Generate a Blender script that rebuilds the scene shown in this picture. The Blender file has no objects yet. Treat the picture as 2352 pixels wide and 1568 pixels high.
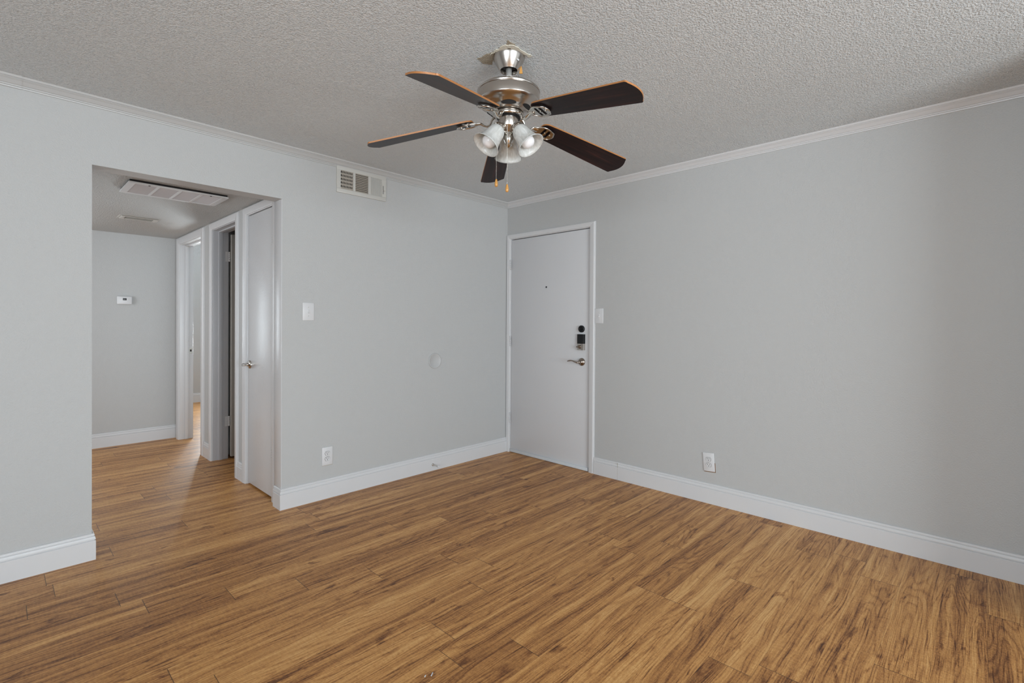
import bpy, bmesh, math, random
from mathutils import Vector, Matrix
random.seed(7)
S = bpy.context.scene
COL = S.collection
PI = math.pi

# ------------------------------------------------------------------ camera
CAM = Vector((-3.4117, -3.3687, 1.2470))
yaw, pitch, roll = 0.8130, -0.0062, -0.0060
FPX, CX, CY = 1132.669, 1188.734, 747.768
f = Vector((math.sin(yaw) * math.cos(pitch), math.cos(yaw) * math.cos(pitch), math.sin(pitch)))
r = Vector((math.cos(yaw), -math.sin(yaw), 0.0))
d = f.cross(r)
r2 = r * math.cos(roll) + d * math.sin(roll)
d2 = -r * math.sin(roll) + d * math.cos(roll)
cd = bpy.data.cameras.new('camera')
cam = bpy.data.objects.new('camera', cd)
COL.objects.link(cam)
cd.sensor_width = 36.0
cd.lens = 36.0 * FPX / 2352.0
cd.shift_x = (1176.0 - CX) / 2352.0
cd.shift_y = (CY - 784.0) / 2352.0
cd.clip_start = 0.02
cam.matrix_world = Matrix(((r2.x, -d2.x, -f.x, CAM.x), (r2.y, -d2.y, -f.y, CAM.y), (r2.z, -d2.z, -f.z, CAM.z), (0, 0, 0, 1)))
S.camera = cam

# ------------------------------------------------------------------ world, daylight, exposure
w = bpy.data.worlds.new('world')
S.world = w
w.use_nodes = True
w.node_tree.nodes['Background'].inputs[0].default_value = (0.75, 0.85, 1.0, 1)
w.node_tree.nodes['Background'].inputs[1].default_value = 0.4

def window_light(name, loc, size, normal, power, color):
    l = bpy.data.lights.new(name, 'AREA')
    l.shape = 'RECTANGLE'
    l.size, l.size_y = size
    l.energy = power
    l.color = color
    o = bpy.data.objects.new(name, l)
    COL.objects.link(o)
    o.location = loc
    o.rotation_euler = Vector(normal).to_track_quat('-Z', 'Y').to_euler()
    return o

DAY = (0.84, 0.94, 1.0)
window_light('daylight_west', (-6.62, -4.4, 1.22), (2.6, 1.56), (1, 0.05, 0.55), 125, DAY)
window_light('daylight_south', (-3.0, -7.46, 1.18), (2.9, 2.0), (0.15, 1, 0.45), 225, DAY)
window_light('daylight_hall', (-4.57, 1.6, 1.35), (1.1, 1.3), (1, 0.5, 0.2), 26, (0.93, 0.97, 1.0))
window_light('daylight_hall_room', (-3.75, 5.36, 1.35), (1.5, 1.5), (0.1, -1, 0.3), 30, DAY)
window_light('daylight_bedroom', (-0.40, 5.80, 0.95), (1.4, 0.7), (-.30, -1, 0.9), 190, DAY)

S.view_settings.view_transform = 'Standard'
S.view_settings.look = 'None'
S.view_settings.gamma = 1.0
S.view_settings.use_curve_mapping = False
S.view_settings.exposure = 0.32
S.cycles.use_denoising = True
S.cycles.max_bounces = 10
S.cycles.diffuse_bounces = 6

# ------------------------------------------------------------------ materials
def lin(c):
    return tuple(((v / 255.0) / 12.92 if v / 255.0 <= 0.04045 else ((v / 255.0 + 0.055) / 1.055) ** 2.4) for v in c)

class NT:
    def __init__(s, name):
        s.m = bpy.data.materials.new(name)
        s.m.use_nodes = True
        s.t = s.m.node_tree
        s.b = s.t.nodes['Principled BSDF']
        s.out = s.t.nodes['Material Output']
    def n(s, kind, **kw):
        nd = s.t.nodes.new(kind)
        for k, v in kw.items():
            setattr(nd, k, v)
        return nd
    def put(s, sock, v):
        if hasattr(v, 'is_output'):
            s.t.links.new(v, sock)
        else:
            sock.default_value = v
    def math(s, op, a, b=0.0, c=0.0):
        nd = s.n('ShaderNodeMath', operation=op)
        s.put(nd.inputs[0], a); s.put(nd.inputs[1], b); s.put(nd.inputs[2], c)
        return nd.outputs[0]
    def comb(s, x, y, z=0.0):
        nd = s.n('ShaderNodeCombineXYZ')
        for i, v in enumerate((x, y, z)):
            s.put(nd.inputs[i], v)
        return nd.outputs[0]
    def noise(s, vec, scale, detail=2.0, rough=0.5, dist=0.0):
        nd = s.n('ShaderNodeTexNoise')
        s.put(nd.inputs['Vector'], vec)
        nd.inputs['Scale'].default_value = scale
        nd.inputs['Detail'].default_value = detail
        nd.inputs['Roughness'].default_value = rough
        nd.inputs['Distortion'].default_value = dist
        return nd.outputs[0]
    def ramp(s, fac, stops, interp='LINEAR'):
        nd = s.n('ShaderNodeValToRGB')
        s.put(nd.inputs[0], fac)
        cr = nd.color_ramp
        cr.interpolation = interp
        while len(cr.elements) < len(stops):
            cr.elements.new(0.5)
        for e, (p, c) in zip(cr.elements, stops):
            e.position = p
            e.color = (c[0], c[1], c[2], 1) if not isinstance(c, (int, float)) else (c, c, c, 1)
        return nd.outputs[0]
    def mix(s, fac, a, b, blend='MIX'):
        nd = s.n('ShaderNodeMix', data_type='RGBA', blend_type=blend)
        s.put(nd.inputs[0], fac)
        s.put(nd.inputs[6], a if hasattr(a, 'is_output') else (*a, 1))
        s.put(nd.inputs[7], b if hasattr(b, 'is_output') else (*b, 1))
        return nd.outputs[2]
    def bump(s, h, strength, dist, prev=None):
        nd = s.n('ShaderNodeBump')
        nd.inputs['Strength'].default_value = strength
        nd.inputs['Distance'].default_value = dist
        s.put(nd.inputs['Height'], h)
        if prev is not None:
            s.put(nd.inputs['Normal'], prev)
        s.t.links.new(nd.outputs[0], s.b.inputs['Normal'])
        return nd.outputs[0]
    def obj(s):
        return s.n('ShaderNodeTexCoord').outputs['Object']

def plain(name, col, rough=0.45, metal=0.0, spec=0.5):
    N = NT(name)
    N.b.inputs['Base Color'].default_value = (*col, 1)
    N.b.inputs['Roughness'].default_value = rough
    N.b.inputs['Metallic'].default_value = metal
    N.b.inputs['Specular IOR Level'].default_value = spec
    return N

def wall_paint(name, col, scale, strength, dist, rough=0.55, scale2=None, s2=0.5, lumps=False):
    N = plain(name, col, rough, 0, 0.35)
    v = N.obj()
    h = N.noise(v, scale, 3.0, 0.6)
    if lumps:
        h = N.ramp(h, [(0.30, 0.0), (0.52, 0.35), (0.72, 1.0)])
    if scale2:
        h2 = N.noise(v, scale2, 2.0, 0.5)
        h = N.math('ADD', h, N.math('MULTIPLY', h2, s2))
    N.bump(h, strength, dist)
    return N.m

M = {}
M['wall'] = wall_paint('wall_paint', (0.475, 0.477, 0.475), 140, 0.6, 0.0032, 0.5, 22, 0.6)
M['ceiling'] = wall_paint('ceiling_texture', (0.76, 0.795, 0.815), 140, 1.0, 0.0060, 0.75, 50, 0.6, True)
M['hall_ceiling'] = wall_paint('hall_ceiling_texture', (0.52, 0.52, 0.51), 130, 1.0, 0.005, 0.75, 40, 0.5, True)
M['trim'] = wall_paint('trim_paint', (0.62, 0.62, 0.63), 30, 0.12, 0.002, 0.35)
M['gloss_trim'] = wall_paint('gloss_trim_paint', (0.62, 0.62, 0.63), 140, 0.35, 0.002, 0.25, 40, 0.6)
M['crown'] = wall_paint('crown_wall_tone', (0.49, 0.492, 0.49), 30, 0.12, 0.002, 0.4)  # left crown toned close to the wall, darker than the right crown
M['door'] = wall_paint('door_paint', (0.60, 0.60, 0.615), 60, 0.1, 0.001, 0.45)
M['plastic'] = plain('white_plastic', (0.64, 0.64, 0.65), 0.35).m
M['vent'] = plain('vent_enamel', (0.53, 0.52, 0.49), 0.4).m
M['blade_vent'] = plain('vent_dark_enamel', (0.42, 0.38, 0.33), 0.5).m  # darker, browner than the frame enamel; two louver sections and the baseboard joint
M['dark'] = plain('dark_void', (0.012, 0.011, 0.011), 0.8).m
M['black'] = plain('black_plastic', (0.009, 0.009, 0.010), 0.4, 0, 0.3).m
M['bronze'] = plain('bronze_metal', (0.24, 0.18, 0.14), 0.3, 1.0).m
M['cream'] = wall_paint('cream_filler', (0.72, 0.68, 0.58), 120, .8, .004, .85)
M['tan'] = plain('tan_board', (0.42, 0.32, 0.2), 0.8).m
M['torn'] = wall_paint('torn_ceiling_skin', (0.40, 0.345, 0.265), 150, 1.0, .006, .9, 40, .6)
M['brown_edge'] = plain('brown_board_edge', (0.22, 0.12, 0.06), 0.8).m
M['scuff'] = wall_paint('scuffed_sweep', (0.6, 0.63, 0.66), 50, 0.4, 0.003, 0.5)
M['jamb_grey'] = wall_paint('grey_jamb_paint', (0.5, 0.5, 0.52), 200, 0.4, 0.002, 0.35)
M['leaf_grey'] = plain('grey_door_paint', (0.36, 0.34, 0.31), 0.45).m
M['grille'] = plain('filter_mesh', (0.60, 0.60, 0.63), 0.7).m

def nickel(name, col, rough, aniso=0.0):
    N = plain(name, col, rough, 1.0)
    N.b.inputs['Anisotropic'].default_value = aniso
    return N.m
M['nickel'] = nickel('brushed_nickel', (0.50, 0.465, 0.43), 0.22, 0.4)
M['chrome'] = nickel('polished_nickel', (0.58, 0.55, 0.51), 0.16)
M['rod'] = nickel('satin_rod', (0.55, 0.53, 0.5), 0.5)
M['rod'].node_tree.nodes['Principled BSDF'].inputs['Metallic'].default_value = 0.5
M['steel_lever'] = nickel('satin_nickel_lever', (0.34, 0.29, 0.25), 0.25)

# fan blade veneers
def blade_mat():
    N = plain('blade_dark_walnut', (0.02, 0.01, 0.01), 0.38, 0, 0.25)
    v = N.n('ShaderNodeTexCoord').outputs['Object']
    mp = N.n('ShaderNodeMapping')
    mp.inputs['Scale'].default_value = (3, 55, 1)
    N.put(mp.inputs[0], v)
    g = N.noise(mp.outputs[0], 1.0, 4.0, 0.6, 0.3)
    c = N.ramp(g, [(0.35, (0.006, 0.004, 0.005)), (0.55, (0.016, 0.007, 0.008)), (0.72, (0.05, 0.016, 0.013))])
    N.put(N.b.inputs['Base Color'], c)
    return N.m
M['blade'] = blade_mat()
M['blade_edge'] = plain('blade_oak_edge', (0.40, 0.165, 0.05), 0.4).m
M['knob_wood'] = plain('honey_wood', (0.55, 0.27, 0.07), 0.3).m

def shade_mat():
    N = NT('alabaster_glass')
    v = N.obj()
    mp = N.n('ShaderNodeMapping')
    mp.inputs['Scale'].default_value = (1, 1, 0.35)
    N.put(mp.inputs[0], v)
    g = N.noise(mp.outputs[0], 38, 4.0, 0.65, 2.2)
    c = N.ramp(g, [(0.35, (0.84, 0.84, 0.81)), (0.6, (0.97, 0.97, 0.95))])
    dif = N.n('ShaderNodeBsdfDiffuse'); N.put(dif.inputs[0], c)
    trn = N.n('ShaderNodeBsdfTranslucent'); N.put(trn.inputs[0], c)
    tra = N.n('ShaderNodeBsdfTransparent'); tra.inputs[0].default_value = (0.95, 0.94, 0.9, 1)
    gl = N.n('ShaderNodeBsdfGlossy'); gl.inputs['Roughness'].default_value = 0.15
    m1 = N.n('ShaderNodeMixShader'); m1.inputs[0].default_value = 0.42
    N.put(m1.inputs[1], dif.outputs[0]); N.put(m1.inputs[2], trn.outputs[0])
    m2 = N.n('ShaderNodeMixShader')
    N.put(m2.inputs[0], N.ramp(g, [(0.35, 0.14), (0.65, 0.03)]))
    N.put(m2.inputs[1], m1.outputs[0]); N.put(m2.inputs[2], tra.outputs[0])
    fr = N.n('ShaderNodeFresnel'); fr.inputs[0].default_value = 1.4
    m3 = N.n('ShaderNodeMixShader'); N.put(m3.inputs[0], fr.outputs[0])
    N.put(m3.inputs[1], m2.outputs[0]); N.put(m3.inputs[2], gl.outputs[0])
    N.put(N.out.inputs[0], m3.outputs[0])
    return N.m
M['shade'] = shade_mat()
M['bulb'] = plain('white_bulb', (0.84, 0.84, 0.86), 0.22).m

def floor_mat():
    N = plain('wood_plank_floor', (0.3, 0.15, 0.06), 0.4, 0, 0.36)
    uv = N.n('ShaderNodeUVMap', uv_map='grain')
    ed = N.n('ShaderNodeUVMap', uv_map='edge')
    at = N.n('ShaderNodeAttribute', attribute_name='seed')
    sx = N.n('ShaderNodeSeparateXYZ'); N.put(sx.inputs[0], uv.outputs[0])
    se = N.n('ShaderNodeSeparateXYZ'); N.put(se.inputs[0], ed.outputs[0])
    sc = N.n('ShaderNodeSeparateXYZ'); N.put(sc.inputs[0], at.outputs['Vector'])
    u, v = sx.outputs[0], sx.outputs[1]
    s1, s2, s3 = sc.outputs[0], sc.outputs[1], sc.outputs[2]
    z = N.math('MULTIPLY', s1, 37.0)
    # gentle sideways wander of the grain
    wob = N.noise(N.comb(N.math('MULTIPLY', u, 1.7), N.math('MULTIPLY', v, 3.0), z), 1.0, 2.0)
    vw = N.math('ADD', v, N.math('MULTIPLY', N.math('SUBTRACT', wob, 0.5), 0.05))
    # broad light and dark bands
    band = N.noise(N.comb(N.math('MULTIPLY', u, 0.5), N.math('MULTIPLY', vw, 24.0), z), 1.0, 3.0, 0.55)
    # contour (cathedral) figure
    fld = N.noise(N.comb(N.math('MULTIPLY', u, 0.75), N.math('MULTIPLY', vw, 9.5), N.math('ADD', z, 5.0)), 1.0, 1.0, 0.4)
    ring = N.math('SINE', N.math('MULTIPLY', fld, 135.0))
    ring = N.math('POWER', N.math('MULTIPLY_ADD', ring, 0.5, 0.5), 4.0)
    # fine pores
    fine = N.noise(N.comb(N.math('MULTIPLY', u, 7.0), N.math('MULTIPLY', vw, 210.0), z), 1.0, 3.0, 0.65)
    pore = N.ramp(N.noise(N.comb(N.math('MULTIPLY', u, 4.5), N.math('MULTIPLY', vw, 150.0), N.math('ADD', z, 31.0)), 1.0, 2.0, 0.6), [(0.56, 0.0), (0.68, 1.0)])
    speck = N.noise(N.comb(N.math('MULTIPLY', u, 110.0), N.math('MULTIPLY', v, 260.0), z), 1.0, 2.0, 0.6)
    cross = N.noise(N.comb(N.math('MULTIPLY', u, 120.0), N.math('MULTIPLY', v, 22.0), N.math('ADD', z, 9.0)), 1.0, 2.0, 0.5)
    tone = N.math('MULTIPLY_ADD', N.math('SUBTRACT', band, 0.5), 1.05, 0.5)
    tone = N.math('ADD', tone, N.math('MULTIPLY', N.math('SUBTRACT', fine, 0.5), 0.55))
    tone = N.math('ADD', tone, N.math('MULTIPLY', N.math('SUBTRACT', speck, 0.5), 0.42))
    tone = N.math('ADD', tone, N.math('MULTIPLY', N.math('SUBTRACT', cross, 0.5), 0.20))
    tone = N.math('SUBTRACT', tone, N.math('MULTIPLY', ring, 0.15))
    tone = N.math('SUBTRACT', tone, N.math('MULTIPLY', pore, 0.24))
    tone = N.math('ADD', tone, 0.07)
    tone = N.math('ADD', tone, N.math('MULTIPLY', N.math('SUBTRACT', s2, 0.5), 0.14))
    # knots and dark mineral smudges
    kn = N.noise(N.comb(N.math('MULTIPLY', u, 5.0), N.math('MULTIPLY', vw, 17.0), N.math('ADD', z, 21.0)), 1.0, 3.0, 0.6, 0.8)
    kn = N.ramp(kn, [(0.62, 0.0), (0.74, 1.0)])
    tone = N.math('SUBTRACT', tone, N.math('MULTIPLY', kn, 0.36))
    col = N.ramp(tone, [(0.06, (0.080, 0.026, 0.008)), (0.28, (0.225, 0.088, 0.026)), (0.46, (0.41, 0.185, 0.055)),
                        (0.64, (0.575, 0.285, 0.090)), (0.90, (0.74, 0.43, 0.165))])
    # joints
    eu = N.math('MINIMUM', se.outputs[0], N.math('SUBTRACT', 1.22, se.outputs[0]))
    ev = N.math('MINIMUM', se.outputs[1], N.math('SUBTRACT', 0.1525, se.outputs[1]))
    je = N.ramp(N.math('MULTIPLY', eu, 100.0), [(0.07, 1.0), (0.18, 0.0)])
    jv = N.ramp(N.math('MULTIPLY', ev, 100.0), [(0.03, 0.40), (0.10, 0.0)])
    j = N.math('MAXIMUM', N.math('MULTIPLY', je, 0.85), jv)
    col = N.mix(j, col, (0.06, 0.03, 0.014))
    N.put(N.b.inputs['Base Color'], col)
    rg = N.ramp(tone, [(0.2, 0.45), (0.8, 0.36)])
    N.put(N.b.inputs['Roughness'], rg)
    h = N.math('SUBTRACT', N.math('ADD', N.math('MULTIPLY', fine, 0.7), N.math('MULTIPLY', speck, 0.5)), N.math('MULTIPLY', j, 0.3))
    N.bump(h, 0.35, 0.0015)
    return N.m
M['floor'] = floor_mat()

# ------------------------------------------------------------------ mesh helpers
class MB:
    def __init__(s):
        s.v, s.f, s.mi = [], [], []
        s.smooth = []
    def face(s, idx, m=0, sm=False):
        s.f.append(tuple(idx)); s.mi.append(m); s.smooth.append(sm)
    def box(s, x0, y0, z0, x1, y1, z1, m=0, bev=0.0, seg=2, mat=None):
        x0, x1 = min(x0, x1), max(x0, x1); y0, y1 = min(y0, y1), max(y0, y1); z0, z1 = min(z0, z1), max(z0, z1)
        bm = bmesh.new()
        g = bmesh.ops.create_cube(bm, size=1.0)
        for q in bm.verts:
            q.co = Vector(((x0 + x1) / 2 + q.co.x * (x1 - x0), (y0 + y1) / 2 + q.co.y * (y1 - y0), (z0 + z1) / 2 + q.co.z * (z1 - z0)))
        if bev > 0:
            bmesh.ops.bevel(bm, geom=bm.edges[:], offset=bev, segments=seg, affect='EDGES', profile=0.5)
        s.add_bm(bm, m, mat, sm=bev > 0)
        return s
    def add_bm(s, bm, m=0, mat=None, sm=False):
        b = len(s.v)
        bm.verts.ensure_lookup_table(); bm.verts.index_update()
        for q in bm.verts:
            s.v.append((mat @ q.co) if mat else q.co.copy())
        for fc in bm.faces:
            s.face([b + q.index for q in fc.verts], m, sm)
        bm.free()
    def lathe(s, prof, seg=40, m=0, mat=None, cap0=False, cap1=False):
        """prof: list of (radius, z); revolved around local z"""
        b = len(s.v); n = len(prof)
        for (rr, zz) in prof:
            for k in range(seg):
                a = 2 * PI * k / seg
                p = Vector((rr * math.cos(a), rr * math.sin(a), zz))
                s.v.append(mat @ p if mat else p)
        for i in range(n - 1):
            for k in range(seg):
                k2 = (k + 1) % seg
                s.face((b + i * seg + k, b + i * seg + k2, b + (i + 1) * seg + k2, b + (i + 1) * seg + k), m, True)
        if cap0: s.face([b + k for k in range(seg)][::-1], m)
        if cap1: s.face([b + (n - 1) * seg + k for k in range(seg)], m)
        return s
    def tube(s, pts, rad, seg=10, m=0, mat=None, flat=1.0):
        """round (or flattened) tube through points; rad may be a list"""
        b = len(s.v); n = len(pts)
        pts = [Vector(p) for p in pts]
        rads = rad if isinstance(rad, (list, tuple)) else [rad] * n
        up = Vector((0, 0, 1))
        for i, p in enumerate(pts):
            t = (pts[min(i + 1, n - 1)] - pts[max(i - 1, 0)]).normalized()
            side = t.cross(up)
            if side.length < 1e-3: side = Vector((1, 0, 0)).cross(t) if abs(t.x) < .9 else Vector((0, 1, 0))
            side.normalize(); nn = side.cross(t).normalized()
            for k in range(seg):
                a = 2 * PI * k / seg
                q = p + side * (rads[i] * math.cos(a)) + nn * (rads[i] * flat * math.sin(a))
                s.v.append(mat @ q if mat else q)
        for i in range(n - 1):
            for k in range(seg):
                k2 = (k + 1) % seg
                s.face((b + i * seg + k, b + i * seg + k2, b + (i + 1) * seg + k2, b + (i + 1) * seg + k), m, True)
        s.face([b + k for k in range(seg)][::-1], m, True)
        s.face([b + (n - 1) * seg + k for k in range(seg)], m, True)
        return s
    def prism(s, outline, z0, z1, m=0, m_side=None, mat=None, zf=None, holes=None):
        """outline: closed list of (x, y), extruded z0..z1"""
        b = len(s.v); n = len(outline)
        for z in (z0, z1):
            for (x, y) in outline:
                p = Vector((x, y, z + (zf(x, y) if zf else 0)))
                s.v.append(mat @ p if mat else p)
        s.face([b + k for k in range(n)][::-1], m)
        s.face([b + n + k for k in range(n)], m if m_side is None else m_side)
        for k in range(n):
            k2 = (k + 1) % n
            s.face((b + k, b + k2, b + n + k2, b + n + k), m if m_side is None else m_side)
        return s
    def sweep(s, path, prof, fn, m=0, left=True):
        """mitred sweep: path of 2d points, prof of (offset, height), fn(x, y, height) -> 3d point"""
        P = [Vector(p) for p in path]; n = len(P); k = len(prof); b = len(s.v)
        sg = 1.0 if left else -1.0
        for i in range(n):
            ns = []
            if i > 0:
                t = (P[i] - P[i - 1]).normalized(); ns.append(Vector((-t.y, t.x)) * sg)
            if i < n - 1:
                t = (P[i + 1] - P[i]).normalized(); ns.append(Vector((-t.y, t.x)) * sg)
            if len(ns) == 2:
                mm = ns[0] + ns[1]; mm = mm / max(1e-6, mm.dot(ns[0]))
            else:
                mm = ns[0]
            for (o, h) in prof:
                q = P[i] + mm * o
                s.v.append(Vector(fn(q.x, q.y, h)))
        for i in range(n - 1):
            for j in range(k):
                j2 = (j + 1) % k
                s.face((b + i * k + j, b + i * k + j2, b + (i + 1) * k + j2, b + (i + 1) * k + j), m)
        s.face([b + j for j in range(k)], m)
        s.face([b + (n - 1) * k + j for j in range(k)][::-1], m)
        return s
    def build(s, name, mats, parent=None, loc=None, rotz=0.0, rot=None, smooth_angle=None):
        me = bpy.data.meshes.new(name)
        me.from_pydata([tuple(q) for q in s.v], [], s.f)
        if not isinstance(mats, (list, tuple)): mats = [mats]
        for mm in mats:
            me.materials.append(M[mm] if isinstance(mm, str) else mm)
        me.polygons.foreach_set('material_index', s.mi)
        me.polygons.foreach_set('use_smooth', s.smooth)
        bm = bmesh.new(); bm.from_mesh(me)
        bmesh.ops.recalc_face_normals(bm, faces=bm.faces[:])
        bm.to_mesh(me); bm.free()
        me.update()
        o = bpy.data.objects.new(name, me)
        COL.objects.link(o)
        if parent: o.parent = parent
        if loc is not None: o.location = loc
        if rot is not None: o.rotation_euler = rot
        elif rotz: o.rotation_euler = (0, 0, rotz)
        return o

def sharp(o, ang=35):
    me = o.data
    bm = bmesh.new(); bm.from_mesh(me)
    for e in bm.edges:
        if len(e.link_faces) == 2 and e.calc_face_angle(0) > math.radians(ang):
            e.smooth = False
    bm.to_mesh(me); bm.free()
    return o

def tag(o, label, cat, group=None, kind=None):
    o['label'] = label
    o['category'] = cat
    if group: o['group'] = group
    if kind: o['kind'] = kind
    return o

def struct(o, label, cat):
    return tag(o, label, cat, None, 'structure')

def thing(name, label, cat, loc, rotz=0.0, group=None, kind=None):
    o = bpy.data.objects.new(name, None)
    o.empty_display_size = 0.05
    COL.objects.link(o)
    o.location = loc
    o.rotation_euler = (0, 0, rotz)
    return tag(o, label, cat, group, kind)

def dup(root, loc, rotz, label):
    rr = root.copy(); COL.objects.link(rr)
    rr.location = loc; rr.rotation_euler = (0, 0, rotz); rr['label'] = label
    for ch in list(root.children):
        c = ch.copy(); COL.objects.link(c); c.parent = rr
        for g in list(ch.children):
            e = g.copy(); COL.objects.link(e); e.parent = c
    return rr

# ------------------------------------------------------------------ dimensions
H = 2.398            # living room ceiling
HH = 2.117           # hall ceiling
OX0, OX1, OZ = -3.0705, -2.1155, 2.054   # hall opening in the left wall
WT = 0.12
XH = -2.092          # hall right wall face
YB = 2.905           # hall back wall face
XW, YS = -6.2, -7.0  # far sides of the living room behind the camera
XP, YP = -0.55, -3.72 # end of the unseen partition added to shade the right wall

# ------------------------------------------------------------------ floor: planks laid along x, one mesh
def build_floor():
    pw, pl = 0.1525, 1.22
    seams = {1: -3.323, 2: -3.040, 3: -2.965, 4: -2.677, 5: -2.414, 6: -2.122, 7: -2.992, 8: -1.665, 11: -2.255, 12: -2.018, 0: -3.23}
    x0, x1, y0, y1 = XW - 0.1, 1.6, YS - 0.1, 5.6
    V, F, G, E, SD = [], [], [], [], []
    k0 = int(math.floor((-0.1875 - y1) / pw)) - 1
    k1 = int(math.ceil((-0.1875 - y0) / pw)) + 1
    for k in range(k0, k1):
        ya, yb = -0.1875 - pw * (k + 0), -0.1875 - pw * (k - 1)   # row 1 spans -0.34 .. -0.1875 after the shift below
        ya, yb = ya - 0.1525 + 0.0, yb - 0.1525 + 0.0
        off = seams.get(k, random.uniform(-3, -1.8))
        i0 = int(math.floor((x0 - off) / pl)) - 1
        for i in range(i0, i0 + 9):
            a, b = off + i * pl, off + (i + 1) * pl
            if b < x0 or a > x1: continue
            A, B = max(a, x0), min(b, x1); YA, YB_ = max(ya, y0), min(yb, y1)
            if YB_ <= YA: continue
            base = len(V)
            V += [(A, YA, 0), (B, YA, 0), (B, YB_, 0), (A, YB_, 0)]
            F.append((base, base + 1, base + 2, base + 3))
            ru, rv = random.uniform(0, 40), random.uniform(0, 9)
            flip = random.random() < 0.5
            s = (random.random(), random.random(), random.random())
            for (x, y) in ((A, YA), (B, YA), (B, YB_), (A, YB_)):
                uu, vv = x - a, y - ya
                E.append((uu, vv))
                G.append(((pl - uu if flip else uu) + ru, vv + rv))
            SD.append(s)
    nt = len(F)
    base = len(V)   # slab underside and sides
    V += [(x0, y0, 0), (x1, y0, 0), (x1, y1, 0), (x0, y1, 0), (x0, y0, -.1), (x1, y0, -.1), (x1, y1, -.1), (x0, y1, -.1)]
    extra = [(7, 6, 5, 4), (0, 4, 5, 1), (1, 5, 6, 2), (2, 6, 7, 3), (3, 7, 4, 0)]
    for e in extra:
        F.append(tuple(base + q for q in e)); SD.append((.5, .5, .5))
        for _ in range(4): E.append((.5, .07)); G.append((0, 0))
    me = bpy.data.meshes.new('floor')
    me.from_pydata(V, [], F)
    me.materials.append(M['floor'])
    u1 = me.uv_layers.new(name='grain'); u2 = me.uv_layers.new(name='edge')
    for li in range(len(me.loops)):
        u1.data[li].uv = G[li]; u2.data[li].uv = E[li]
    at = me.attributes.new('seed', 'FLOAT_VECTOR', 'FACE')
    for i, s in enumerate(SD): at.data[i].vector = s
    me.update()
    o = bpy.data.objects.new('floor', me)
    COL.objects.link(o)
    return struct(o, 'medium brown wood-look plank floor running through room and hall', 'floor')
build_floor()

# ------------------------------------------------------------------ walls and ceilings
ceil = MB().box(XW - .2, YS - .2, H, .2, 0.06, H + .1).build('ceiling', 'ceiling')
struct(ceil, 'white knockdown textured ceiling of the main room', 'ceiling')
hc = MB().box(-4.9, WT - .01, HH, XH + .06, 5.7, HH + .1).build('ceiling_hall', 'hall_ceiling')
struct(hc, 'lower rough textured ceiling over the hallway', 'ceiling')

struct(MB().box(XH + .06, WT - .01, H + .28, 1.6, 5.7, H + .38).build('ceiling_bedroom', 'ceiling'), 'white ceiling of the rooms behind the hallway doors', 'ceiling')
b = MB()
b.box(XW - .1, 0, 0, OX0, WT, H + .1); b.box(OX1, 0, 0, 0.15, WT, H + .1); b.box(OX0, 0, OZ, OX1, WT, H + .1)
struct(b.build('wall_left', 'wall'), 'grey textured wall with the wide hallway opening', 'wall')

DY0, DY1, DZ = -0.969, -0.047, 2.046     # entry door clear opening
b = MB()
b.box(0, YP - .12, 0, .15, DY0 - .018, H + .1); b.box(0, DY1 + .018, 0, .15, 0.0, H + .1); b.box(0, DY0 - .018, DZ + .018, .15, DY1 + .018, H + .1)
struct(b.build('wall_right', 'wall'), 'long grey textured wall holding the white entry door', 'wall')

def wall_with_window(name, horizontal, c, a0, a1, w0, w1, z0, z1, zt, label, into):
    b = MB()
    t0, t1 = (c - .1, c) if into > 0 else (c, c + .1)
    def bx(p0, p1, q0, q1):
        if horizontal: b.box(p0, t0, q0, p1, t1, q1)
        else: b.box(t0, p0, q0, t1, p1, q1)
    bx(a0, w0, 0, zt); bx(w1, a1, 0, zt); bx(w0, w1, 0, z0); bx(w0, w1, z1, zt)
    return struct(b.build(name, 'wall'), label, 'wall')
wall_with_window('wall_west', False, XW, YS - .1, WT, -5.5, -3.1, .5, 2.06, H + .1, 'grey wall with a wide window behind the camera', 1)
wall_with_window('wall_rear', True, YS, XW - .1, XP + .12, -4.35, -1.65, .2, 2.2, H + .1, 'grey rear wall with a wide window', 1)
wall_with_window('wall_hall_left', False, -4.5, WT, 3.05, 1.3, 2.4, .7, 2.0, HH + .05, 'hallway end wall with a bright window', 1)

b = MB(); b.box(XP, YP - .12, 0, 0, YP, H + .1); b.box(XP, YS - .1, 0, XP + .12, YP - .12, H + .1)  # partition added out of view, it blocks window light from the right wall
struct(b.build('wall_shade_partition', 'wall'), 'grey partition wall added out of view to shade the right wall', 'wall')

# hallway back wall and side wall with three door openings
b = MB(); b.box(-2.95, YB, 0, XH, YB + .12, HH + .05); b.box(-4.6, YB, 0, -3.8, YB + .12, HH + .05); b.box(-3.8, YB, 2.05, -2.95, YB + .12, HH + .05)
b2 = MB(); b2.box(-2.2, YB + .12, 0, -2.092, 5.2, HH + .05); b2.box(-4.9, YB, 0, -4.8, 5.2, HH + .05)
struct(b2.build('wall_hall_room', 'wall'), 'side walls of the room behind the hallway', 'wall')
wall_with_window('wall_hall_room_far', True, 5.03, -4.9, -2.092, -4.5, -3.0, .6, 2.1, HH + .05, 'far wall of the room behind the hallway', -1)
struct(b.build('wall_hall_back', 'wall'), 'grey hallway back wall carrying the thermostat', 'wall')
D1 = (0.215, 0.728, 2.052); D2 = (0.985, 1.604, 2.046); D3 = (1.946, 2.742, 2.036)
b = MB(); J = .018
ys = [WT, D1[0] - J, D1[1] + J, D2[0] - J, D2[1] + J, D3[0] - J, D3[1] + J, 5.5]
for i in (0, 2, 4, 6): b.box(XH, ys[i], 0, XH + .12, ys[i + 1], H + .30)
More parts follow.
